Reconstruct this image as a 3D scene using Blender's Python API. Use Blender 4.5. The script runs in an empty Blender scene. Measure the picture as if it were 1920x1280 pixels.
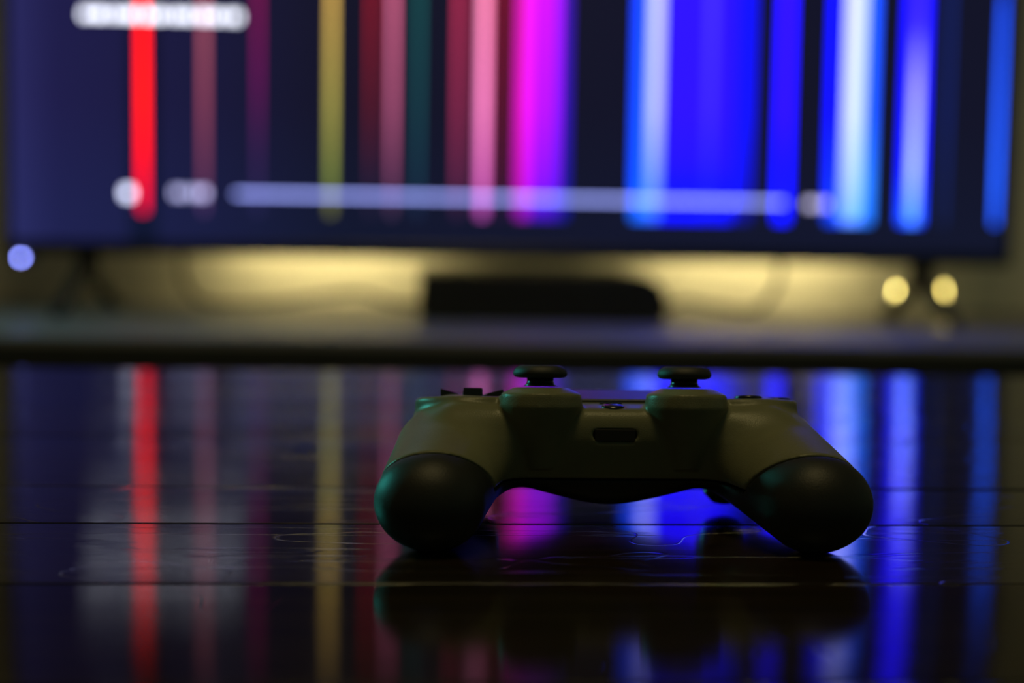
import bpy, bmesh, math, random
import numpy as np
from mathutils import Vector, Matrix

random.seed(7)
S = bpy.context.scene
COL = S.collection
T = 0.45                      # height of the table top above the floor (metres)

# ------------------------------------------------------------------ camera
FPX = 2900.0                  # focal length in pixels of a 1920 px wide frame
cam_d = bpy.data.cameras.new('camera')
cam = bpy.data.objects.new('camera', cam_d)
COL.objects.link(cam)
cam_d.sensor_width = 36.0
cam_d.lens = FPX * 36.0 / 1920.0
cam_d.clip_start = 0.02
pitch = math.atan(240 / FPX); roll = math.radians(0.9); yaw = math.radians(-3.0)
cam.matrix_world = (Matrix.Translation((0, 0, T + 0.112)) @ Matrix.Rotation(yaw, 4, 'Z')
                    @ Matrix.Rotation(math.pi / 2 - pitch, 4, 'X') @ Matrix.Rotation(roll, 4, 'Z'))
cam_d.dof.use_dof = True
cam_d.dof.focus_distance = 0.532
cam_d.dof.aperture_fstop = 4.5
cam_d.dof.aperture_blades = 0
S.camera = cam

# ------------------------------------------------------------------ view, world, lights
S.view_settings.view_transform = 'Standard'
S.view_settings.look = 'None'
S.view_settings.gamma = 1.0
S.view_settings.exposure = 0.0
S.view_settings.use_curve_mapping = False
S.cycles.use_denoising = True
S.cycles.sample_clamp_indirect = 6.0
S.cycles.max_bounces = 8

world = bpy.data.worlds.new('world')
S.world = world
world.use_nodes = True
world.node_tree.nodes['Background'].inputs[0].default_value = (0.5, 0.45, 0.35, 1)
world.node_tree.nodes['Background'].inputs[1].default_value = 0.004


def area_light(name, loc, target, size, size_y, power, color, spread=math.pi):
    d = bpy.data.lights.new(name, 'AREA')
    d.shape = 'RECTANGLE'; d.size = size; d.size_y = size_y
    d.energy = power; d.color = color; d.spread = spread
    o = bpy.data.objects.new(name, d); COL.objects.link(o)
    o.location = loc
    o.rotation_euler = (Vector(target) - Vector(loc)).to_track_quat('-Z', 'Y').to_euler()
    return o


# the dim warm ceiling lamp overhead that lights the upper faces of the controller
area_light('ceiling_lamp_offscreen', (0.05, 0.28, 2.30), (0.05, 0.50, T), 0.5, 0.5, 8.5, (1.0, 0.80, 0.34))
# the teal lamp in the far left corner of the room that glints on the left flanks of the controller
area_light('teal_lamp_left_offscreen', (-1.80, 1.95, T + 0.70), (0.0, 0.52, T + 0.03), 0.14, 0.50, 4.5, (0.08, 1.0, 0.86), math.radians(100))

# ------------------------------------------------------------------ materials


def nodes_of(name):
    m = bpy.data.materials.new(name)
    m.use_nodes = True
    nt = m.node_tree
    return m, nt, nt.nodes['Principled BSDF']


def noise(nt, scale, detail=3, vec=None, rough=0.5):
    n = nt.nodes.new('ShaderNodeTexNoise')
    n.inputs['Scale'].default_value = scale
    n.inputs['Detail'].default_value = detail
    n.inputs['Roughness'].default_value = rough
    if vec is not None:
        nt.links.new(vec, n.inputs['Vector'])
    return n


def mapping(nt, scale, coord='Object'):
    tc = nt.nodes.new('ShaderNodeTexCoord')
    mp = nt.nodes.new('ShaderNodeMapping')
    mp.inputs['Scale'].default_value = scale
    nt.links.new(tc.outputs[coord], mp.inputs['Vector'])
    return mp.outputs['Vector']


def ramp(nt, fac, stops):
    r = nt.nodes.new('ShaderNodeValToRGB')
    e = r.color_ramp.elements
    while len(e) < len(stops):
        e.new(0.5)
    for q, (p, c) in zip(e, stops):
        q.position = p; q.color = (*c, 1) if len(c) == 3 else c
    nt.links.new(fac, r.inputs['Fac'])
    return r.outputs['Color']


def simple(name, color, rough=0.5, nscale=60.0, var=0.12, bump=0.0, spec=0.5, metal=0.0):
    """plain material with a little procedural colour and gloss variation"""
    m, nt, p = nodes_of(name)
    n = noise(nt, nscale, 4, mapping(nt, (1, 1, 1)))
    lo = tuple(c * (1 - var) for c in color); hi = tuple(min(1, c * (1 + var)) for c in color)
    nt.links.new(ramp(nt, n.outputs['Fac'], [(0.3, lo), (0.7, hi)]), p.inputs['Base Color'])
    p.inputs['Roughness'].default_value = rough
    p.inputs['Specular IOR Level'].default_value = spec
    p.inputs['Metallic'].default_value = metal
    if bump:
        b = nt.nodes.new('ShaderNodeBump')
        b.inputs['Strength'].default_value = bump
        b.inputs['Distance'].default_value = 0.001
        n2 = noise(nt, nscale * 25, 2, mapping(nt, (1, 1, 1)))
        nt.links.new(n2.outputs['Fac'], b.inputs['Height'])
        nt.links.new(b.outputs['Normal'], p.inputs['Normal'])
    return m


def emitter(name, color, strength):
    m, nt, p = nodes_of(name)
    p.inputs['Base Color'].default_value = (0.02, 0.02, 0.02, 1)
    p.inputs['Emission Color'].default_value = (*color, 1)
    p.inputs['Emission Strength'].default_value = strength
    return m


def wood_material(name, ior, broad, k_rough=1.0, crack=0.12):
    """dark wood under brushed varnish: a diffuse core and two varnish lobes that smear
    reflections across the grain (which runs along x) but hardly along it"""
    m = bpy.data.materials.new(name)
    m.use_nodes = True
    nt = m.node_tree
    nt.nodes.remove(nt.nodes['Principled BSDF'])
    out = nt.nodes['Material Output']
    L = nt.links.new
    info = nt.nodes.new('ShaderNodeObjectInfo')
    tc = nt.nodes.new('ShaderNodeTexCoord')
    off = nt.nodes.new('ShaderNodeVectorMath'); off.operation = 'MULTIPLY_ADD'
    off.inputs[1].default_value = (1, 1, 1)
    L(tc.outputs['Object'], off.inputs[0])
    comb = nt.nodes.new('ShaderNodeCombineXYZ')
    mul = nt.nodes.new('ShaderNodeMath'); mul.operation = 'MULTIPLY'; mul.inputs[1].default_value = 9.0
    L(info.outputs['Random'], mul.inputs[0]); L(mul.outputs[0], comb.inputs[0]); L(mul.outputs[0], comb.inputs[2])
    L(comb.outputs[0], off.inputs[2])

    def mp(scale):
        q = nt.nodes.new('ShaderNodeMapping'); q.inputs['Scale'].default_value = scale
        L(off.outputs[0], q.inputs['Vector']); return q.outputs['Vector']

    def bump(height, strength, dist, below=None):
        b = nt.nodes.new('ShaderNodeBump')
        b.inputs['Strength'].default_value = strength; b.inputs['Distance'].default_value = dist
        L(height, b.inputs['Height'])
        if below is not None:
            L(below, b.inputs['Normal'])
        return b.outputs['Normal']
    grain = noise(nt, 1.0, 6, mp((6, 190, 30)), 0.6)
    fine = noise(nt, 1.0, 4, mp((30, 1300, 60)), 0.6)
    wide = noise(nt, 1.0, 2, mp((4, 26, 4)))
    # long thin cracks along the grain and a few bent scratches across it
    cr = noise(nt, 1.0, 3, mp((3.5, 55, 8)), 0.55)
    crm = ramp(nt, cr.outputs['Fac'], [(0.490, (1,) * 3), (0.5, (0,) * 3), (0.510, (1,) * 3)])
    sc = noise(nt, 1.0, 1, mp((14, 22, 8)), 0.4)
    scm = ramp(nt, sc.outputs['Fac'], [(0.6035, (1,) * 3), (0.606, (0,) * 3), (0.6085, (1,) * 3)])
    add = nt.nodes.new('ShaderNodeMath'); add.operation = 'MULTIPLY_ADD'
    add.inputs[1].default_value = 0.6
    L(crm, add.inputs[0]); L(scm, add.inputs[2])
    n1 = bump(add.outputs[0], crack, 0.0006)
    n2 = bump(grain.outputs['Fac'], 0.08, 0.0003, n1)
    n3 = bump(fine.outputs['Fac'], 0.07, 0.0001, n2)
    core = nt.nodes.new('ShaderNodeBsdfDiffuse')
    L(ramp(nt, grain.outputs['Fac'], [(0.25, (0.006, 0.0036, 0.002)), (0.75, (0.017, 0.010, 0.005))]), core.inputs['Color'])
    L(n3, core.inputs['Normal'])
    tg = nt.nodes.new('ShaderNodeCombineXYZ'); tg.inputs[0].default_value = 1.0

    def lobe(a_across, a_along):
        g = nt.nodes.new('ShaderNodeBsdfAnisotropic')
        g.distribution = 'BECKMANN'
        a0 = math.sqrt(a_across * a_along)
        rr = nt.nodes.new('ShaderNodeMapRange')
        rr.inputs['From Min'].default_value = 0.3; rr.inputs['From Max'].default_value = 0.7
        rr.inputs['To Min'].default_value = math.sqrt(a0) * 0.9; rr.inputs['To Max'].default_value = math.sqrt(a0) * 1.1
        L(wide.outputs['Fac'], rr.inputs['Value'])
        L(rr.outputs[0], g.inputs['Roughness'])
        g.inputs['Anisotropy'].default_value = 1 - a0 / a_across
        L(tg.outputs[0], g.inputs['Tangent']); L(n3, g.inputs['Normal'])
        g.inputs['Color'].default_value = (1, 1, 1, 1)
        return g
    g1 = lobe(0.026 * k_rough, 0.005); g2 = lobe(0.17 * k_rough, 0.010)
    mixg = nt.nodes.new('ShaderNodeMixShader'); mixg.inputs['Fac'].default_value = broad
    L(g1.outputs[0], mixg.inputs[1]); L(g2.outputs[0], mixg.inputs[2])
    fr = nt.nodes.new('ShaderNodeFresnel'); fr.inputs['IOR'].default_value = ior
    mix = nt.nodes.new('ShaderNodeMixShader')
    L(fr.outputs[0], mix.inputs['Fac']); L(core.outputs[0], mix.inputs[1]); L(mixg.outputs[0], mix.inputs[2])
    L(mix.outputs[0], out.inputs['Surface'])
    return m


M = {}
M['wood'] = wood_material('dark_varnished_wood', 1.5, 0.16)
M['wood_worn'] = wood_material('worn_dark_wood', 1.22, 0.05, 0.7, 0.03)
M['wall'] = simple('warm_white_wall_paint', (0.70, 0.66, 0.58), 0.85, 9, 0.05, 0.15)
M['ceiling'] = simple('ceiling_paint', (0.62, 0.60, 0.56), 0.9, 9, 0.05)
M['floor'] = simple('grey_floor_laminate', (0.10, 0.085, 0.07), 0.5, 14, 0.2)
M['stand'] = simple('grey_laminate', (0.23, 0.225, 0.26), 0.42, 20, 0.06)
M['stand_dark'] = simple('dark_laminate', (0.018, 0.019, 0.020), 0.55, 20, 0.15)
M['black_gloss'] = simple('black_gloss_plastic', (0.006, 0.006, 0.008), 0.28, 40, 0.2)
M['black_matte'] = simple('black_matte_plastic', (0.010, 0.010, 0.011), 0.5, 80, 0.2)
M['rubber'] = simple('black_rubber', (0.007, 0.007, 0.008), 0.6, 120, 0.2, 0.1)
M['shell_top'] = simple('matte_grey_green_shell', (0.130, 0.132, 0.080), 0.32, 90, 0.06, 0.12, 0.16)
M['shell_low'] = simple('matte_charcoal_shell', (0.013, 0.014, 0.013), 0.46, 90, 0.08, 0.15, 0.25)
M['button'] = simple('black_button_plastic', (0.006, 0.006, 0.007), 0.25, 150, 0.1)
M['touch'] = simple('touch_pad_plastic', (0.030, 0.030, 0.032), 0.34, 200, 0.1, 0.2)
M['hole'] = simple('port_interior', (0.002, 0.002, 0.002), 0.8, 100, 0.1)
M['bar'] = simple('clear_light_bar_plastic', (0.12, 0.12, 0.14), 0.2, 100, 0.05)
M['cable'] = simple('black_cable_sheath', (0.012, 0.011, 0.010), 0.5, 60, 0.1)
M['metal'] = simple('brushed_metal', (0.30, 0.30, 0.31), 0.3, 60, 0.1, 0, 0.5, 1.0)
M['housing'] = simple('white_lamp_housing', (0.55, 0.55, 0.52), 0.5, 60, 0.05)
M['led_warm'] = emitter('warm_led_diffuser', (1.0, 0.84, 0.36), 32.0)
M['bulb_warm'] = emitter('warm_led_bead', (1.0, 0.80, 0.22), 19.0)
M['bulb_dim'] = emitter('dim_warm_led_bead', (1.0, 0.78, 0.20), 11.0)
M['led_blue'] = emitter('standby_light', (0.20, 0.24, 0.80), 45.0)

# ------------------------------------------------------------------ helpers


def link(name, me, mat, parent=None, smooth=False):
    o = bpy.data.objects.new(name, me)
    COL.objects.link(o)
    if mat is not None and not me.materials:
        me.materials.append(mat)
    if parent is not None:
        o.parent = parent
    if smooth:
        me.polygons.foreach_set('use_smooth', [True] * len(me.polygons))
    return o


def obj(name, bm, mat, parent=None, smooth=False):
    bmesh.ops.recalc_face_normals(bm, faces=bm.faces)
    me = bpy.data.meshes.new(name)
    bm.to_mesh(me); bm.free()
    return link(name, me, mat, parent, smooth)


def box_bm(x0, x1, y0, y1, z0, z1, bevel=0.0, seg=2, bm=None):
    own = bm is None
    bm = bm or bmesh.new()
    vs = [bm.verts.new((x, y, z)) for x in (x0, x1) for y in (y0, y1) for z in (z0, z1)]
    fs = [(0, 1, 3, 2), (4, 6, 7, 5), (0, 4, 5, 1), (2, 3, 7, 6), (0, 2, 6, 4), (1, 5, 7, 3)]
    faces = [bm.faces.new([vs[i] for i in f]) for f in fs]
    if bevel:
        bmesh.ops.recalc_face_normals(bm, faces=faces)
        bmesh.ops.bevel(bm, geom=list({e for f in faces for e in f.edges}), offset=bevel, segments=seg,
                        profile=0.5, affect='EDGES')
    return bm


def box(name, x0, x1, y0, y1, z0, z1, mat, parent=None, bevel=0.0, seg=2):
    return obj(name, box_bm(x0, x1, y0, y1, z0, z1, bevel, seg), mat, parent)


def lathe_bm(profile, seg=40, center=(0, 0, 0)):
    bm = bmesh.new()
    rings = []
    for r, z in profile:
        if r < 1e-7:
            rings.append([bm.verts.new((center[0], center[1], center[2] + z))])
        else:
            rings.append([bm.verts.new((center[0] + r * math.cos(2 * math.pi * k / seg),
                                        center[1] + r * math.sin(2 * math.pi * k / seg), center[2] + z)) for k in range(seg)])
    for a, b in zip(rings, rings[1:]):
        for k in range(seg):
            l = (k + 1) % seg
            if len(a) == 1:
                bm.faces.new([a[0], b[l], b[k]])
            elif len(b) == 1:
                bm.faces.new([a[k], a[l], b[0]])
            else:
                bm.faces.new([a[k], a[l], b[l], b[k]])
    return bm


def tube_bm(pts, r, seg=10, samples=8):
    """round tube along a smooth curve through the points"""
    P = [Vector(p) for p in pts]
    path = []
    for i in range(len(P) - 1):
        p0 = P[max(i - 1, 0)]; p1 = P[i]; p2 = P[i + 1]; p3 = P[min(i + 2, len(P) - 1)]
        for k in range(samples):
            t = k / samples
            path.append(0.5 * ((2 * p1) + (p2 - p0) * t + (2 * p0 - 5 * p1 + 4 * p2 - p3) * t * t
                               + (3 * p1 - p0 - 3 * p2 + p3) * t ** 3))
    path.append(P[-1])
    bm = bmesh.new()
    rings = []
    up = Vector((0.31, 0.17, 0.93)).normalized()
    for i, p in enumerate(path):
        d = (path[min(i + 1, len(path) - 1)] - path[max(i - 1, 0)]).normalized()
        a = d.cross(up).normalized(); b = d.cross(a)
        rings.append([bm.verts.new(p + r * (a * math.cos(2 * math.pi * k / seg) + b * math.sin(2 * math.pi * k / seg))) for k in range(seg)])
    for A, B in zip(rings, rings[1:]):
        for k in range(seg):
            bm.faces.new([A[k], A[(k + 1) % seg], B[(k + 1) % seg], B[k]])
    bm.faces.new(rings[0]); bm.faces.new(rings[-1][::-1])
    return bm


def prism_bm(poly, a0, a1, axis='y', bevel=0.0, seg=2):
    """extrude a polygon; axis y: poly is (x,z); axis z: poly is (x,y); axis x: poly is (y,z)"""
    bm = bmesh.new()

    def v(p, a):
        return {'y': (p[0], a, p[1]), 'z': (p[0], p[1], a), 'x': (a, p[0], p[1])}[axis]
    A = [bm.verts.new(v(p, a0)) for p in poly]; B = [bm.verts.new(v(p, a1)) for p in poly]
    n = len(poly)
    bm.faces.new(A); bm.faces.new(B[::-1])
    for k in range(n):
        bm.faces.new([A[k], A[(k + 1) % n], B[(k + 1) % n], B[k]])
    bmesh.ops.recalc_face_normals(bm, faces=bm.faces)
    if bevel:
        bmesh.ops.bevel(bm, geom=list(bm.edges), offset=bevel, segments=seg, profile=0.5, affect='EDGES')
    return bm


def thing(name, label, cat, loc=(0, 0, 0), group=None):
    o = bpy.data.objects.new(name, None)
    COL.objects.link(o)
    o.empty_display_size = 0.05
    o.location = loc
    o['label'] = label; o['category'] = cat
    if group:
        o['group'] = group
    return o


def tag(o, label, cat, group=None):
    o['label'] = label; o['category'] = cat
    if group:
        o['group'] = group
    return o


def struct(o, label=None, cat=None):
    o['kind'] = 'structure'
    if label:
        o['label'] = label
    if cat:
        o['category'] = cat
    return o


# ------------------------------------------------------------------ the room
WX0, WX1, WY0, WY1, WZ = -2.0, 2.1, -2.2, 2.356, 2.45
struct(box('floor', WX0, WX1, WY0, WY1, -0.08, 0.0, M['floor']), 'dark grey laminate floor under the table', 'floor')
struct(box('ceiling', WX0, WX1, WY0, WY1, WZ, WZ + 0.08, M['ceiling']), 'plain pale ceiling of the room', 'ceiling')
struct(box('wall_back', WX0 - 0.1, WX1 + 0.1, WY1, WY1 + 0.1, -0.08, WZ + 0.08, M['wall']), 'warm white wall behind the television', 'wall')
struct(box('wall_front', WX0 - 0.1, WX1 + 0.1, WY0 - 0.1, WY0, -0.08, WZ + 0.08, M['wall']), 'pale wall facing the television', 'wall')
struct(box('wall_left', WX0 - 0.1, WX0, WY0, WY1, -0.08, WZ + 0.08, M['wall']), 'pale side wall on the teal lamp side', 'wall')
struct(box('wall_right', WX1, WX1 + 0.1, WY0, WY1, -0.08, WZ + 0.08, M['wall']), 'pale side wall opposite the teal lamp', 'wall')

# ------------------------------------------------------------------ the table of dark planks
table = thing('coffee_table', 'low dark brown plank table with worn glossy varnish under the game controller', 'table', (0.06, 0.62, 0))
table.rotation_euler.z = math.radians(0.8)
seams = [0.19, 0.274, 0.361, 0.462, 0.5525, 0.627, 0.7676, 0.868, 0.966, 1.083]
GAP = 0.0005
for i, (a, b) in enumerate(zip(seams, seams[1:])):
    bm = bmesh.new()
    # a plank with softly rounded long edges and a faintly crowned, uneven top
    nx = 24; prof = []
    w = (b - a) - GAP
    for t, dz in ((0.0, -0.0008), (0.002, 0.0), (0.012, 0.00002), (0.25, 0.00012), (0.5, 0.00018), (0.75, 0.00012), (0.988, 0.00002), (0.998, 0.0), (1.0, -0.0008)):
        prof.append((t * w - w / 2, dz))
    tilt = random.uniform(-0.0016, 0.0016) + max(0.0, a - 0.74) * 0.055; ph = random.uniform(0, 6)   # far boards get an added tilt that steers reflections off the lit wall
    rows = []
    for k in range(nx + 1):
        x = -0.62 + 1.24 * k / nx
        wob = 0.00012 * math.sin(x * 7 + ph)
        top = [bm.verts.new((x, y, dz + y * tilt + wob)) for y, dz in prof]
        low = [bm.verts.new((x, prof[-1][0], -0.030)), bm.verts.new((x, prof[0][0], -0.030))]
        rows.append(top + low)
    n = len(rows[0])
    for A, B in zip(rows, rows[1:]):
        for k in range(n):
            bm.faces.new([A[k], A[(k + 1) % n], B[(k + 1) % n], B[k]])
    bm.faces.new(rows[0]); bm.faces.new(rows[-1][::-1])
    o = obj('plank', bm, M['wood_worn' if b < 0.47 else 'wood'], table)
    for pgon in o.data.polygons:
        pgon.use_smooth = abs(pgon.normal.z) > 0.6
    o.location = (0, (a + b) / 2 - 0.62, T - 0.0002)
for y0 in (0.235, 1.015):
    box('apron', -0.52, 0.52, y0 - 0.62, y0 + 0.022 - 0.62, T - 0.105, T - 0.0305, M['wood'], table, 0.002)
for x0 in (-0.55, 0.528):
    box('apron', x0, x0 + 0.022, 0.257 - 0.62, 1.015 - 0.62, T - 0.105, T - 0.0305, M['wood'], table, 0.002)
for x0 in (-0.575, 0.515):
    for y0 in (0.22, 0.995):
        box('leg', x0, x0 + 0.06, y0 - 0.62, y0 + 0.06 - 0.62, 0, T - 0.0305, M['wood'], table, 0.003)

# ------------------------------------------------------------------ the television stand
SZ = T - 0.0284
stand = thing('television_stand', 'long low grey television stand with a dark front behind the table', 'stand', (0.11, 2.006, 0))
SX = 1.02
box('top_panel', -SX, SX, -0.304, 0.349, SZ - 0.008, SZ, M['stand'], stand, 0.0015)
box('top_edge', -SX, SX, -0.3035, -0.282, SZ - 0.032, SZ - 0.0082, M['stand_dark'], stand, 0.001)
for x0 in (-SX + 0.002, SX - 0.020):
    box('side_panel', x0, x0 + 0.018, -0.282, 0.345, 0.06, SZ - 0.0082, M['stand_dark'], stand)
box('back_panel', -SX + 0.021, SX - 0.021, 0.333, 0.345, 0.06, SZ - 0.0082, M['stand_dark'], stand)
box('bottom_panel', -SX + 0.021, SX - 0.021, -0.282, 0.332, 0.06, 0.078, M['stand_dark'], stand)
box('plinth', -SX + 0.03, SX - 0.03, -0.24, 0.30, 0.0, 0.06, M['stand_dark'], stand)
for k in range(4):
    x0 = -SX + 0.022 + k * 0.495
    d = box('door', x0, x0 + 0.491, -0.301, -0.284, 0.066, SZ - 0.036, M['stand_dark'], stand, 0.0015)
    hx = x0 + (0.451 if k % 2 == 0 else 0.03)
    box('handle', hx, hx + 0.010, -0.319, -0.3015, 0.18, 0.30, M['metal'], d, 0.002)

# ------------------------------------------------------------------ the television
TVK = 1.35                     # the set is drawn as a 44 inch one and enlarged to 59 inches
tv = thing('television', 'wide flat television with thin black bezel showing coloured light streaks', 'television', (0.1064, 2.025, SZ))
tv.scale = (TVK,) * 3
tx0, tx1, tz0, tz1 = -0.4868, 0.4915, 0.0595, 0.6268
sx0, sx1, sz0, sz1 = tx0 + 0.0065, tx1 - 0.0065, tz0 + 0.012, tz1 - 0.0065
box('bezel', tx0, tx1, 0.0, 0.010, tz0, sz0, M['black_gloss'], tv, 0.001)
box('bezel', tx0, tx1, 0.0, 0.010, sz1, tz1, M['black_gloss'], tv, 0.001)
box('bezel', tx0, sx0, 0.0, 0.010, sz0, sz1, M['black_gloss'], tv, 0.001)
box('bezel', sx1, tx1, 0.0, 0.010, sz0, sz1, M['black_gloss'], tv, 0.001)
box('back_cover', tx0 + 0.004, tx1 - 0.004, 0.0102, 0.024, tz0 + 0.003, tz1 - 0.003, M['black_matte'], tv, 0.004)
box('electronics_housing', tx0 + 0.14, tx1 - 0.14, 0.0242, 0.060, tz0 + 0.03, tz1 - 0.22, M['black_matte'], tv, 0.010)

# picture on the screen: thin bright lines, soft bands and a player overlay, as coordinates of the
# television picture: u in picture units along the width, v upward (1 unit = 0.514 mm)
U0 = -0.0015           # u = 960 lies here
UPX = 0.0005140


def ux(u):
    return U0 + (u - 960) * UPX


def vz(v):                       # v counted downward from the picture row 200
    return 0.2060 - (v - 200) * 0.000508


def lin(c):
    return np.array([((x / 255 + 0.055) / 1.055) ** 2.4 if x > 10 else x / 255 / 12.92 for x in c])


DISC = 46.0
lines = []                      # (u0, u1, [(v, rgb linear emission), ...])


def thin(u0, u1, stops, gain=1.0):
    w = u1 - u0
    k = gain * math.pi * DISC / 4 / w
    lines.append((u0, u1, [(v, lin(c) * k) for v, c in stops]))


def band(u0, u1, stops, gain=1.0, gr=None):
    lines.append((u0, u1, [(v, np.array([q * g_ for q, g_ in zip(lin(c), (gr or gain, gr or gain, gain))])) for v, c in stops]))


thin(264, 277, [(-600, (150, 10, 0)), (-150, (150, 10, 0)), (0, (255, 12, 0)), (200, (255, 20, 0)), (300, (245, 5, 5)), (402, (190, 0, 40))], 1.25)
thin(378, 388, [(-600, (130, 66, 70)), (0, (130, 62, 68)), (200, (110, 48, 60)), (350, (75, 33, 48)), (392, (50, 30, 60))])
thin(478, 487, [(-600, (95, 0, 60)), (0, (92, 0, 50)), (150, (75, 0, 55)), (280, (36, 10, 45)), (392, (18, 15, 42))])
thin(613, 624, [(-600, (175, 140, 70)), (0, (172, 138, 62)), (200, (138, 130, 55)), (340, (92, 104, 34)), (394, (75, 75, 25))])
thin(688, 696, [(-600, (115, 8, 12)), (0, (105, 6, 10)), (200, (72, 8, 12)), (340, (30, 10, 25)), (394, (18, 10, 25))])
thin(728, 737, [(-600, (170, 80, 110)), (0, (168, 78, 108)), (200, (140, 66, 96)), (350, (80, 40, 66)), (395, (45, 30, 50))])
thin(776, 785, [(-600, (5, 62, 60)), (0, (5, 58, 56)), (200, (5, 48, 52)), (350, (5, 34, 44)), (395, (10, 20, 40))])
thin(850, 860, [(-600, (150, 35, 65)), (0, (140, 30, 60)), (200, (115, 28, 58)), (340, (80, 22, 50)), (396, (30, 10, 35))])
thin(894, 910, [(-600, (250, 130, 180)), (0, (248, 130, 175)), (200, (240, 122, 185)), (340, (200, 90, 170)), (398, (150, 60, 150))])
thin(933, 938, [(-600, (110, 0, 20)), (0, (105, 0, 20)), (340, (60, 0, 20)), (398, (20, 0, 30))])
band(966, 990, [(-600, (255, 20, 200)), (0, (255, 20, 205)), (200, (255, 10, 220)), (340, (215, 0, 200)), (398, (160, 0, 190))], 1.25)
band(990, 1042, [(-600, (200, 10, 255)), (0, (190, 0, 255)), (200, (165, 0, 255)), (340, (120, 0, 240)), (398, (60, 0, 190))], 1.4)
band(1042, 1062, [(-600, (110, 30, 230)), (200, (60, 10, 220)), (398, (10, 10, 180))])
band(1186, 1215, [(-600, (20, 60, 255)), (0, (10, 60, 255)), (340, (0, 70, 255)), (404, (10, 90, 230))], 2.4)
band(1215, 1237, [(-600, (208, 208, 255)), (0, (204, 206, 255)), (200, (190, 196, 255)), (340, (110, 150, 255)), (404, (50, 110, 240))], 2.6, 1.45)
band(1237, 1322, [(-600, (45, 0, 255)), (200, (42, 0, 255)), (300, (30, 0, 255)), (340, (4, 0, 255)), (406, (0, 0, 235))], 2.6, 1.0)
band(1322, 1338, [(-600, (85, 60, 255)), (0, (80, 55, 255)), (200, (70, 45, 255)), (340, (20, 20, 255)), (406, (10, 20, 220))], 2.5, 1.0)
band(1338, 1376, [(-600, (45, 0, 255)), (200, (42, 0, 255)), (300, (30, 0, 255)), (340, (4, 0, 245)), (406, (0, 0, 215))], 2.8, 1.0)
band(1376, 1412, [(-600, (0, 0, 250)), (200, (0, 0, 240)), (340, (0, 0, 190)), (406, (0, 0, 120))], 1.7)
band(1460, 1486, [(-600, (60, 0, 255)), (200, (50, 0, 255)), (300, (20, 0, 255)), (408, (0, 10, 240))], 4.0, 1.2)
band(1558, 1588, [(-600, (0, 0, 255)), (200, (0, 0, 255)), (340, (0, 30, 235)), (412, (0, 50, 190))], 3.2)
band(1588, 1622, [(-600, (232, 242, 255)), (0, (232, 242, 255)), (200, (222, 240, 255)), (300, (190, 222, 250)), (360, (160, 205, 240)), (412, (110, 190, 235))], 3.4, 1.2)
band(1622, 1646, [(-600, (20, 70, 255)), (200, (20, 80, 255)), (340, (30, 110, 235)), (412, (20, 100, 220))], 2.6)
band(1700, 1717, [(-600, (30, 0, 255)), (100, (20, 0, 255)), (300, (0, 20, 255)), (412, (10, 90, 240))], 3.2, 1.4)
band(1717, 1733, [(-600, (40, 0, 255)), (30, (60, 40, 255)), (150, (170, 165, 255)), (300, (180, 205, 255)), (412, (70, 160, 250))], 3.2, 1.7)
band(1733, 1744, [(-600, (30, 0, 255)), (100, (20, 0, 255)), (300, (0, 20, 255)), (412, (10, 90, 240))], 3.2, 1.4)
thin(1782, 1790, [(-600, (3, 18, 70)), (200, (3, 16, 66)), (412, (3, 10, 40))])
thin(1882, 1892, [(-600, (4, 14, 60)), (-60, (8, 30, 110)), (0, (20, 66, 210)), (200, (26, 78, 232)), (330, (26, 84, 238)), (416, (20, 66, 200))])


overlay = []                    # (u0, u1, v0, v1, linear rgb added)


def mark(u0, u1, v0, v1, c, gain):
    overlay.append((u0, u1, v0, v1, np.array(c) * gain))


# picture rows are level on the television: convert the camera's slightly rolled rows to level ones
LV = 0.0157


def lv(u, v):
    return v - (u - 960) * LV


# title line in the upper corner: a row of small bright glyph strokes
u = 160.0
g = 0
while u < 446:
    w = (9, 6, 11, 7, 9, 5, 10)[g % 7]
    mark(u, u + w, lv(300, 24), lv(300, 40), (0.84, 0.87, 1.0), 4.0)
    u += w + (4, 5, 3, 9)[g % 4]
    g += 1
# play symbol, elapsed time, progress track, total time
mark(233, 251, lv(243, 353), lv(243, 372), (0.70, 0.74, 1.0), 3.6)
for a, b in ((326, 333), (337, 345), (353, 356), (362, 370), (375, 388)):
    mark(a, b, lv(355, 355), lv(355, 370), (0.55, 0.55, 0.92), 2.5)
mark(440, 1478, lv(960, 369), lv(960, 375.5), (0.150, 0.175, 0.46), math.pi * DISC / 4 / 6.5)
for a, b in ((1520, 1526), (1530, 1537), (1545, 1548), (1553, 1560)):
    mark(a, b, lv(1540, 376), lv(1540, 390), (0.62, 0.58, 0.90), 2.6)
# the picture goes on above: paler text columns whose reflections lie on the table
for a, b, c in ((150, 240, (0.44, 0.46, 0.85)), (345, 455, (0.48, 0.48, 0.88)), (580, 650, (0.50, 0.50, 0.66)), (775, 830, (0.10, 0.14, 0.34))):
    mark(a, b, -620, -480, c, 4.0)


def background(u, v):
    c = np.array(lin((30, 28, 76))) * (1 - min(max((u - 60) / 560, 0), 1)) + np.array(lin((15, 15, 38))) * min(max((u - 60) / 560, 0), 1)
    if 244 < u < 300:
        c = c * 0.35
    if u < 110:
        c = c + np.array(lin((34, 36, 76))) * (1 - max(u, 0) / 110) ** 1.5
    if v > 200:
        c = c + np.array((0.000, 0.0035, 0.012)) * min((v - 200) / 220, 1) * (1 - 0.6 * min(max((u - 300) / 700, 0), 1))
    return c


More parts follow.
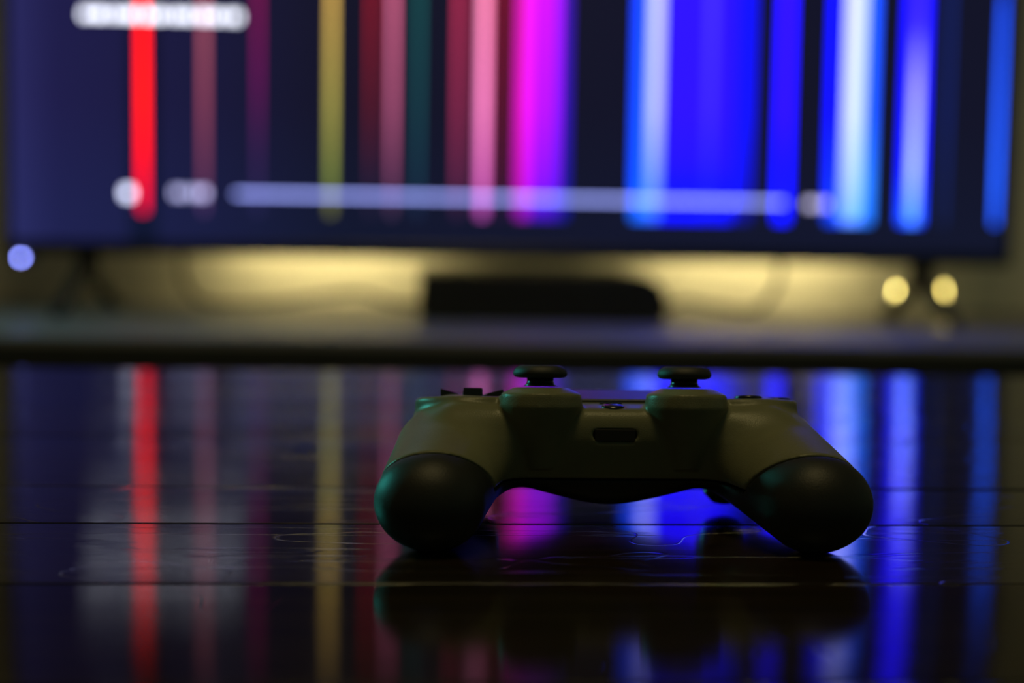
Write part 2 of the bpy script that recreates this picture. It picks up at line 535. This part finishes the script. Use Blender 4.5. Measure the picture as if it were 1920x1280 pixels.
def picture(u, v, um, vm):
    c = background(u, v)
    for u0, u1, st in lines:
        if u0 <= um <= u1:
            end = 409.0
            if vm <= end:
                vs = [s[0] for s in st]
                fade = 1.0 if um > 1650 else np.interp(v, [-610, -260, -40], [0.10, 0.25, 1.0])
                c = c + fade * np.array([np.interp(v, vs, [s[1][k] for s in st]) for k in range(3)])
    for u0, u1, v0, v1, col in overlay:
        if u0 <= um <= u1 and v0 <= vm <= v1:
            c = c + col
    return c


ulo = 960 + (sx0 - U0) / UPX; uhi = 960 + (sx1 - U0) / UPX
vlo = 200 + (0.2060 - sz1) / 0.000508; vhi = 200 + (0.2060 - sz0) / 0.000508
us = sorted({ulo, uhi, 30.0, 60.0, 110.0, 620.0} | {q for l in lines for q in l[:2]} | {q for l in overlay for q in l[:2]})
vs_ = sorted({vlo, vhi, -260.0, -150.0, -40.0, 0.0, 100.0, 150.0, 200.0, 250.0, 300.0, 340.0, 409.0} | {q for l in overlay for q in l[2:4]})
us = [q for q in us if ulo <= q <= uhi]; vs_ = [q for q in vs_ if vlo <= q <= vhi]
verts = [(ux(a), 0.004, vz(b)) for b in vs_ for a in us]
nu = len(us)
faces, cols = [], []
for j in range(len(vs_) - 1):
    for i in range(nu - 1):
        faces.append((j * nu + i, (j + 1) * nu + i, (j + 1) * nu + i + 1, j * nu + i + 1))
        um = (us[i] + us[i + 1]) / 2; vm = (vs_[j] + vs_[j + 1]) / 2
        for (a, b) in ((i, j), (i, j + 1), (i + 1, j + 1), (i + 1, j)):
            cols.extend([*picture(us[a], vs_[b], um, vm), 1.0])
me = bpy.data.meshes.new('screen')
me.from_pydata(verts, [], faces)
ca = me.color_attributes.new('picture', 'FLOAT_COLOR', 'CORNER')
ca.data.foreach_set('color', np.array(cols, dtype=np.float32))
m, nt, p = nodes_of('television_picture')
at = nt.nodes.new('ShaderNodeVertexColor'); at.layer_name = 'picture'
nt.links.new(at.outputs['Color'], p.inputs['Emission Color'])
p.inputs['Emission Strength'].default_value = 1.0
p.inputs['Base Color'].default_value = (0.003, 0.003, 0.004, 1)
p.inputs['Roughness'].default_value = 0.35
M['picture'] = m
link('screen', me, m, tv)['label'] = 'lit screen with coloured vertical light streaks and a playback bar'

# splayed feet and the standby light
for fx in (-0.410, 0.407):
    s = -1 if fx < 0 else 1
    bm = box_bm(fx - 0.011, fx + 0.011, 0.006, 0.024, tz0 - 0.020, tz0 + 0.03, 0.002)
    foot = obj('foot', bm, M['black_matte'], tv)
    for (ex, ey) in ((0.016 * s, -0.060), (-0.010 * s, 0.080)):
        a = Vector((fx, 0.015, tz0 - 0.012)); b = Vector((fx + ex, 0.015 + ey, 0.004))
        dirv = (b - a); side = dirv.cross(Vector((0, 0, 1))).normalized() * 0.0075
        upv = side.cross(dirv).normalized() * 0.005
        bm = bmesh.new()
        A = [bm.verts.new(a + side * i + upv * j) for i, j in ((1, 1), (-1, 1), (-1, -1), (1, -1))]
        B = [bm.verts.new(b + side * i * 0.8 + Vector((0, 0, 0.004 * j))) for i, j in ((1, 1), (-1, 1), (-1, -1), (1, -1))]
        for k in range(4):
            bm.faces.new([A[k], A[(k + 1) % 4], B[(k + 1) % 4], B[k]])
        bm.faces.new(A); bm.faces.new(B[::-1])
        obj('leg', bm, M['black_matte'], foot)
o = obj('standby_light', lathe_bm([(0, -0.0022), (0.0012, -0.0019), (0.0018, -0.001), (0.0018, 0.001), (0, 0.001)], 20), M['led_blue'], tv, True)
o.location = (-0.4718, 0.0035, tz0 - 0.0045)
o['label'] = 'small glowing blue standby light'
box('receiver_housing', -0.4718 - 0.012, -0.4718 + 0.012, 0.0055, 0.012, tz0 - 0.0095, tz0 + 0.002, M['black_gloss'], tv, 0.001)

# ------------------------------------------------------------------ the game console under the television
con = thing('game_console', 'flat black game console lying on the stand under the television', 'console', (0.1455, 1.995, SZ))
con.scale = (1.35,) * 3
w2, hh = 0.1195, 0.0462
prof = [(-w2, 0.003), (-w2, hh)]
for k in range(9):
    a = math.pi / 2 * (1 - k / 8)
    prof.append((w2 - 0.030 + 0.030 * math.cos(a), hh - 0.026 + 0.026 * math.sin(a)))
prof += [(w2, 0.003)]
obj('body', prism_bm(prof, 0.0, 0.185, 'y', 0.0012), M['black_matte'], con)
box('disc_slot', -0.085, 0.035, -0.0006, 0.001, 0.026, 0.0285, M['hole'], con)
box('front_groove', -w2 + 0.002, w2 - 0.002, -0.0005, 0.0012, 0.0195, 0.0208, M['black_gloss'], con)
for q in (-0.08, 0.08):
    for yy in (0.03, 0.155):
        obj('rubber_foot', lathe_bm([(0, 0), (0.007, 0), (0.007, 0.0035), (0, 0.0035)], 16, (q, yy, 0)), M['rubber'], con)
obj('power_button', lathe_bm([(0, -0.0012), (0.003, -0.001), (0.0036, 0.0005), (0, 0.0005)], 20), M['black_gloss'], con).matrix_local = \
    Matrix.Translation((0.06, 0.0, 0.030)) @ Matrix.Rotation(math.pi / 2, 4, 'X')

# ------------------------------------------------------------------ warm light strips and cables behind the television
def strip(name, x0, x1, z, y, label):
    s = thing(name, label, 'light strip', ((x0 + x1) / 2, y, z), 'warm light strips behind the television')
    h = (x1 - x0) / 2
    box('channel', -h, h, -0.010, -0.004, -0.007, 0.007, M['housing'], s, 0.001)
    box('diffuser', -h + 0.002, h - 0.002, -0.0039, 0.002, -0.005, 0.005, M['led_warm'], s, 0.001)
    for q in (-h * 0.7, h * 0.7):
        box('bracket', q - 0.006, q + 0.006, -0.1755, -0.0102, -0.004, 0.004, M['housing'], s)
    return s


strip('light_strip', -0.296, -0.009, T + 0.0808, 2.282, 'warm glowing strip behind the screen left of the console')
strip('light_strip', 0.334, 0.640, T + 0.0808, 2.282, 'warm glowing strip behind the screen right of the console')

for (bx, bz, lab) in ((0.6570, 0.0040, 'glowing warm bead of light on the console side of the television foot'),
                      (0.7261, 0.0074, 'glowing warm bead of light on the outer side of the television foot')):
    b = thing('light_bead', lab, 'light', (bx, 2.160, SZ), 'warm beads of light beside the television foot')
    hz = T + bz - SZ
    obj('stem', lathe_bm([(0, 0), (0.006, 0), (0.006, 0.002), (0.0012, 0.003), (0.0012, hz - 0.002), (0, hz - 0.002)], 12), M['black_matte'], b)
    obj('bead', lathe_bm([(0, hz - 0.014)] + [(0.0030 * math.cos(t), hz + 0.014 * math.sin(t)) for t in np.linspace(-1.3, 1.3, 9)] + [(0, hz + 0.014)], 16), M['bulb_warm'] if bx < 0.70 else M['bulb_dim'], b, True)

tag(obj('power_cable', tube_bm([(-0.354, 2.228, T + 0.2302), (-0.357, 2.226, T + 0.0441), (-0.348, 2.228, T + -0.0019), (-0.318, 2.241, SZ + 0.0045), (-0.230, 2.269, SZ + 0.0045), (-0.162, 2.253, SZ + 0.015), (-0.101, 2.228, SZ + 0.022), (-0.054, 2.241, SZ + 0.008), (0.000, 2.283, SZ + 0.0045), (0.068, 2.299, SZ + 0.0045)], 0.0042), M['cable'], None, True),
    'black cable hanging behind the television and looping beside the console', 'cable')
tag(obj('signal_cable', tube_bm([(0.503, 2.223, T + 0.2302), (0.504, 2.223, T + 0.0441), (0.497, 2.228, T + 0.0047), (0.473, 2.241, SZ + 0.005), (0.418, 2.255, SZ + 0.008), (0.371, 2.241, SZ + 0.015), (0.337, 2.269, SZ + 0.0045), (0.284, 2.288, SZ + 0.0045)], 0.0044), M['cable'], None, True),
    'black cable hanging straight down between the console and the glowing beads', 'cable')

# ------------------------------------------------------------------ the game controller
# distance field of the two moulded shells in millimetres, controller frame:
# x across, y away from the player, z up from the table, sticks at y = 0
H = 0.75
gx = np.arange(-84, 84 + H, H); gy = np.arange(-59, 52 + H, H); gz = np.arange(-2, 54 + H, H)
X, Y, Z = np.meshgrid(gx, gy, gz, indexing='ij')
X = X.astype(np.float32); Y = Y.astype(np.float32); Z = Z.astype(np.float32)
AX = np.abs(X)


def smin(a, b, k):
    h = np.clip(0.5 + 0.5 * (b - a) / k, 0, 1)
    return b + (a - b) * h - k * h * (1 - h)


def smax(a, b, k):
    return -smin(-a, -b, k)


def cone(x, y, z, a, b, ra, rb, sq=(1, 1, 1)):
    d = np.array(b, float) - np.array(a, float)
    t = np.clip(((x - a[0]) * d[0] + (y - a[1]) * d[1] + (z - a[2]) * d[2]) / (d @ d), 0, 1)
    r = ra + (rb - ra) * t
    return np.sqrt(((x - a[0] - d[0] * t) / sq[0]) ** 2 + ((y - a[1] - d[1] * t) / sq[1]) ** 2 + ((z - a[2] - d[2] * t) / sq[2]) ** 2) - r


def rbox(x, y, z, c, h, r):
    qx = np.abs(x - c[0]) - (h[0] - r); qy = np.abs(y - c[1]) - (h[1] - r); qz = np.abs(z - c[2]) - (h[2] - r)
    return np.sqrt(np.maximum(qx, 0) ** 2 + np.maximum(qy, 0) ** 2 + np.maximum(qz, 0) ** 2) + np.minimum(np.maximum(qx, np.maximum(qy, qz)), 0) - r


def half(r, z, p, q):             # half plane right of p->q in the (r, z) profile, outside positive
    dx, dz = q[0] - p[0], q[1] - p[1]
    n = math.hypot(dx, dz)
    return ((r - p[0]) * dz - (z - p[1]) * dx) / n


# middle body: slanted front, keel shaped belly
body = rbox(X, Y, Z, (0, 19, 24.5), (60, 27, 19.5), 5)
belly = (7.0 + 3.0 * (np.sqrt((AX / 10.0) ** 2 + 1) - 1) * 1.0 - Z) * 0.95
body = smax(body, belly, 3.0)
front = (-(Y + 8.5) * 0.93 + np.maximum(33 - Z, 0) * 0.40)
body = smax(body, front, 6.0)
body = smax(body, (-(Y + 8.5) + (Z - 40)) * 0.707, 5.0)
wz = np.clip((AX - 28) / 6, 0, 1)
body = smax(body, Z + 0.165 * Y * wz - 44 - 2.0 * wz, 1.0)
# grips
grip = cone(AX, Y, Z, (56.5, 18, 24.5), (62.5, -36.0, 16.0), 19.0, 15.4)
grip = smin(grip, cone(AX, Y, Z, (56.5, 8, 24.2), (65.6, -37.5, 16.4), 19.2, 16.2, (1.12, 1.0, 1.0)), 4.0)
body = smin(body, grip, 9.0)
# round button pods
R = np.sqrt((AX - 50) ** 2 + (Y - 21) ** 2)
ZT = Z + 0.10 * Y               # the raised faces lean away from the player
ZP = Z + 0.165 * Y
pod = np.maximum(np.maximum(R - 20.8, ZP - 47.4), 30 - Z)
body = smin(body, smax(pod, (R - 20.8 + ZP - 47.4 + 0.9) * 0.707, 0.6), 2.2)
# stick sockets
RS = np.sqrt((AX - 26) ** 2 + Y ** 2)
sock = np.maximum(np.maximum(ZT - 50.6, half(RS, ZT, (14.2, 48.4), (9.3, 50.6)) * 1.0),
                  np.maximum(half(RS, ZT, (14.9, 43.5), (14.2, 48.4)), half(RS, ZT, (8, 26), (14.9, 43.5))))
sock = np.maximum(sock, 22 - Z)
body = np.minimum(smin(body, sock, 1.2), sock)
# expansion slot in the front face, dished ring round the middle button
slot = rbox(X, Y, Z, (0, -9, 34.6), (7.8, 5.5, 2.4), 2.2)
body = np.maximum(body, -slot)
well = np.sqrt(X ** 2 + (Y - 2.0) ** 2 + ((Z - 46.6) * 1.6) ** 2) - 6.2
body = smax(body, -well, 0.8)
# parting line between the shells
zs = np.maximum(18.0, 31.3 - (Y + 37.0) * 0.95)
part = (zs - Z) * 0.75
upper = np.maximum(body, part + 0.22)
lower = np.maximum(body + 0.12, -part + 0.22)


def surface_nets(Fv):
    nx, ny, nz = Fv.shape
    c = [(0, 0, 0), (1, 0, 0), (0, 1, 0), (1, 1, 0), (0, 0, 1), (1, 0, 1), (0, 1, 1), (1, 1, 1)]

    def sl(o):
        return Fv[o[0]:nx - 1 + o[0], o[1]:ny - 1 + o[1], o[2]:nz - 1 + o[2]]
    acc = np.zeros((nx - 1, ny - 1, nz - 1, 3), np.float32); cnt = np.zeros((nx - 1, ny - 1, nz - 1), np.float32)
    for i in range(8):
        for ax in range(3):
            if c[i][ax] == 0:
                o1 = list(c[i]); o1[ax] = 1
                a = sl(c[i]); b = sl(o1)
                m_ = (a < 0) != (b < 0)
                t = np.where(m_, a / np.where(m_, a - b, 1), 0)
                for k in range(3):
                    acc[..., k] += m_ * (c[i][k] + (t if k == ax else 0))
                cnt += m_
    act = cnt > 0
    idx = -np.ones(act.shape, np.int64); idx[act] = np.arange(act.sum())
    pos = np.argwhere(act).astype(np.float32) + acc[act] / cnt[act][:, None]
    quads = []
    ins = Fv < 0
    for ax in range(3):
        b_, c_ = [(1, 2), (2, 0), (0, 1)][ax]
        s0 = [slice(1, -1)] * 3; s1 = [slice(1, -1)] * 3
        s0[ax] = slice(0, -1); s1[ax] = slice(1, None)
        A = ins[tuple(s0)]; B = ins[tuple(s1)]
        for flip, mk in ((False, A & ~B), (True, ~A & B)):
            e = np.argwhere(mk)
            if not len(e):
                continue
            base = e.copy()
            for k in range(3):
                if k != ax:
                    base[:, k] += 1

            def cell(db, dc):
                q = base.copy(); q[:, b_] -= db; q[:, c_] -= dc
                return idx[q[:, 0], q[:, 1], q[:, 2]]
            qd = np.stack([cell(1, 1), cell(0, 1), cell(0, 0), cell(1, 0)], 1)
            quads.append(qd[:, ::-1] if flip else qd)
    return pos, np.concatenate(quads)


def net_mesh(name, Fv):
    pos, q = surface_nets(Fv)
    # two relaxation passes take out the grid steps
    for it in range(2):
        s_ = np.zeros_like(pos); n_ = np.zeros(len(pos), np.float32)
        for k in range(4):
            np.add.at(s_, q[:, k], pos[q[:, (k + 1) % 4]]); np.add.at(n_, q[:, k], 1)
            np.add.at(s_, q[:, k], pos[q[:, (k - 1) % 4]]); np.add.at(n_, q[:, k], 1)
        pos = pos * 0.5 + 0.5 * s_ / n_[:, None]
    w = (pos * H + np.array([gx[0], gy[0], gz[0]])) * 0.001
    me_ = bpy.data.meshes.new(name)
    me_.vertices.add(len(w)); me_.vertices.foreach_set('co', w.astype(np.float32).ravel())
    me_.loops.add(len(q) * 4); me_.loops.foreach_set('vertex_index', q.astype(np.int32).ravel())
    me_.polygons.add(len(q)); me_.polygons.foreach_set('loop_start', np.arange(0, len(q) * 4, 4, dtype=np.int32))
    me_.update(); me_.validate()
    return me_


pad = thing('game_controller', 'grey-green wireless game controller with two black thumbsticks resting on the table', 'controller', (0.0652, 0.545, T))
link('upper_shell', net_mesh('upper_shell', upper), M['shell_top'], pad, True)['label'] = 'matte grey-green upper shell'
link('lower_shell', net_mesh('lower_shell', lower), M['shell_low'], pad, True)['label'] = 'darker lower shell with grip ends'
mm = 0.001


def mlathe(name, prof_, c, mat, parent, seg=48, smooth=True):
    o_ = obj(name, lathe_bm([(r * mm, z * mm) for r, z in prof_], seg), mat, parent, smooth)
    o_.location = tuple(q * mm for q in c)
    return o_


for s in (-1, 1):
    st = mlathe('thumbstick', [(0, 53.9), (4.7, 53.9), (7.6, 53.7), (9.0, 54.0), (9.7, 54.8), (9.65, 55.8), (9.1, 56.9), (8.0, 57.8), (6.8, 58.25), (6.2, 58.2), (5.4, 57.7), (3, 57.3), (0, 57.2)], (26 * s, 0, 0), M['rubber'], pad)
    st.rotation_euler.x = -0.1
    mlathe('stem', [(0, 50.7), (6.2, 50.7), (5.2, 51.4), (4.8, 52.4), (4.75, 53.89), (0, 53.89)], (0, 0, 0), M['button'], st)

# directional buttons: four wedge shaped keys whose outer ends stand higher
for k in range(4):
    bm = bmesh.new()
    pts = [(2.2, 0), (5.6, -3.5), (11.6, -3.5), (11.6, 3.5), (5.6, 3.5)]
    tops = [49.8, 51.0, 52.6, 52.6, 51.0]
    A = [bm.verts.new((x * mm, y * mm, 0.0490)) for x, y in pts]
    B = [bm.verts.new((x * mm, y * mm, h_ * mm)) for (x, y), h_ in zip(pts, tops)]
    bm.faces.new(A[::-1]); bm.faces.new(B)
    for i in range(5):
        bm.faces.new([A[i], A[(i + 1) % 5], B[(i + 1) % 5], B[i]])
    bmesh.ops.bevel(bm, geom=list(bm.edges), offset=0.0005, segments=3, profile=0.5, affect='EDGES')
    o = obj('direction_button', bm, M['button'], pad)
    o.matrix_local = Matrix.Translation((-0.050, 0.021, 0.0438)) @ Matrix.Rotation(-0.1635, 4, 'X') @ Matrix.Translation((0, 0, -0.0490)) @ Matrix.Rotation(k * math.pi / 2, 4, 'Z')
for k in range(4):
    a = k * math.pi / 2
    yy = 21 + 13.2 * math.sin(a)
    o = mlathe('action_button', [(0, -0.6), (5.1, -0.6), (5.1, 0.7), (4.9, 1.1), (4.3, 1.35), (0, 1.5)], (50 + 13.2 * math.cos(a), yy, 47.4 - 0.165 * yy), M['button'], pad, 32)
    o.rotation_euler.x = -0.1635

# touch pad, its click seam and the two small buttons beside it
obj('touch_pad', box_bm(-0.0268, 0.0268, 0.0135, 0.0445, 0.0425, 0.0450, 0.0008, 3), M['touch'], pad)
for s in (-1, 1):
    o = obj('menu_button', box_bm(-0.0016, 0.0016, -0.0032, 0.0032, 0.0425, 0.0452, 0.0007, 3), M['button'], pad)
    o.location = (0.0300 * s, 0.034, 0)
mlathe('home_button', [(0, 42.0), (4.2, 42.0), (4.3, 43.2), (3.9, 44.0), (3.0, 44.35), (0, 44.6)], (0, 2.0, 0), M['button'], pad, 32)
for (sx_, sy_) in ((-3.4, 9.3), (-1.2, 9.6), (1.2, 9.6), (3.4, 9.3), (-2.3, 11.2), (0, 11.5), (2.3, 11.2)):
    mlathe('speaker_hole', [(0, 43.7), (0.75, 43.7), (0.75, 44.15), (0, 44.15)], (sx_, sy_, 0), M['hole'], pad, 12)
obj('expansion_port', box_bm(-0.0072, 0.0072, -0.0066, -0.0058, 0.0325, 0.0367, 0.0003), M['hole'], pad)
obj('light_bar', prism_bm([(-0.024, 0.037), (-0.020, 0.026), (0.020, 0.026), (0.024, 0.037)], 0.0445, 0.0468, 'y', 0.0006), M['bar'], pad)

# shoulder buttons and triggers
for s in (-1, 1):
    pts = []
    bm = bmesh.new()
    rings = []
    secs = [(-6, 38, 35.5, 8.2, 4.8), (-2, 43, 35.5, 9.2, 5.0), (4, 47.5, 34.0, 9.6, 5.0), (7.5, 50, 32.0, 9.0, 4.0)]
    for q, (dy, yy, zz, hw, hz_) in enumerate(secs):
        rings.append([bm.verts.new(((51 * s + hw * 1.15 * math.copysign(abs(math.cos(t)) ** 0.6, math.cos(t))) * mm, yy * mm, (zz + hz_ * 0.8 * math.copysign(abs(math.sin(t)) ** 0.6, math.sin(t))) * mm))
                      for t in np.linspace(0, 2 * math.pi, 20, endpoint=False)])
    for A, B in zip(rings, rings[1:]):
        for k in range(20):
            bm.faces.new([A[k], A[(k + 1) % 20], B[(k + 1) % 20], B[k]])
    bm.faces.new(rings[0]); bm.faces.new(rings[-1][::-1])
    obj('shoulder_button', bm, M['button'], pad, True)
    # trigger: a curved tongue hanging to the table
    bm = bmesh.new()
    rings = []
    secs = [(38, 30.0, 9.2, 5.0), (45, 27.0, 9.6, 6.0), (47.5, 21.5, 9.6, 6.5), (45.5, 15.5, 9.3, 6.3), (41.0, 11.0, 8.8, 5.8), (36.5, 7.2, 7.8, 4.9), (33.5, 5.3, 6.0, 3.6), (32.2, 4.6, 2.5, 1.6)]
    for q, (yy, zz, hw, th) in enumerate(secs):
        if q == 0:
            dy, dz = secs[1][0] - yy, secs[1][1] - zz
        else:
            dy, dz = yy - secs[q - 1][0], zz - secs[q - 1][1]
        n = math.hypot(dy, dz); ny_, nz_ = -dz / n, dy / n
        rings.append([bm.verts.new(((47.5 * s + hw * math.cos(t)) * mm, (yy + ny_ * th * math.sin(t)) * mm, max(zz + nz_ * th * math.sin(t), 0.15) * mm))
                      for t in np.linspace(0, 2 * math.pi, 24, endpoint=False)])
    for A, B in zip(rings, rings[1:]):
        for k in range(24):
            bm.faces.new([A[k], A[(k + 1) % 24], B[(k + 1) % 24], B[k]])
    bm.faces.new(rings[0]); bm.faces.new(rings[-1][::-1])
    obj('trigger', bm, M['button'], pad, True)
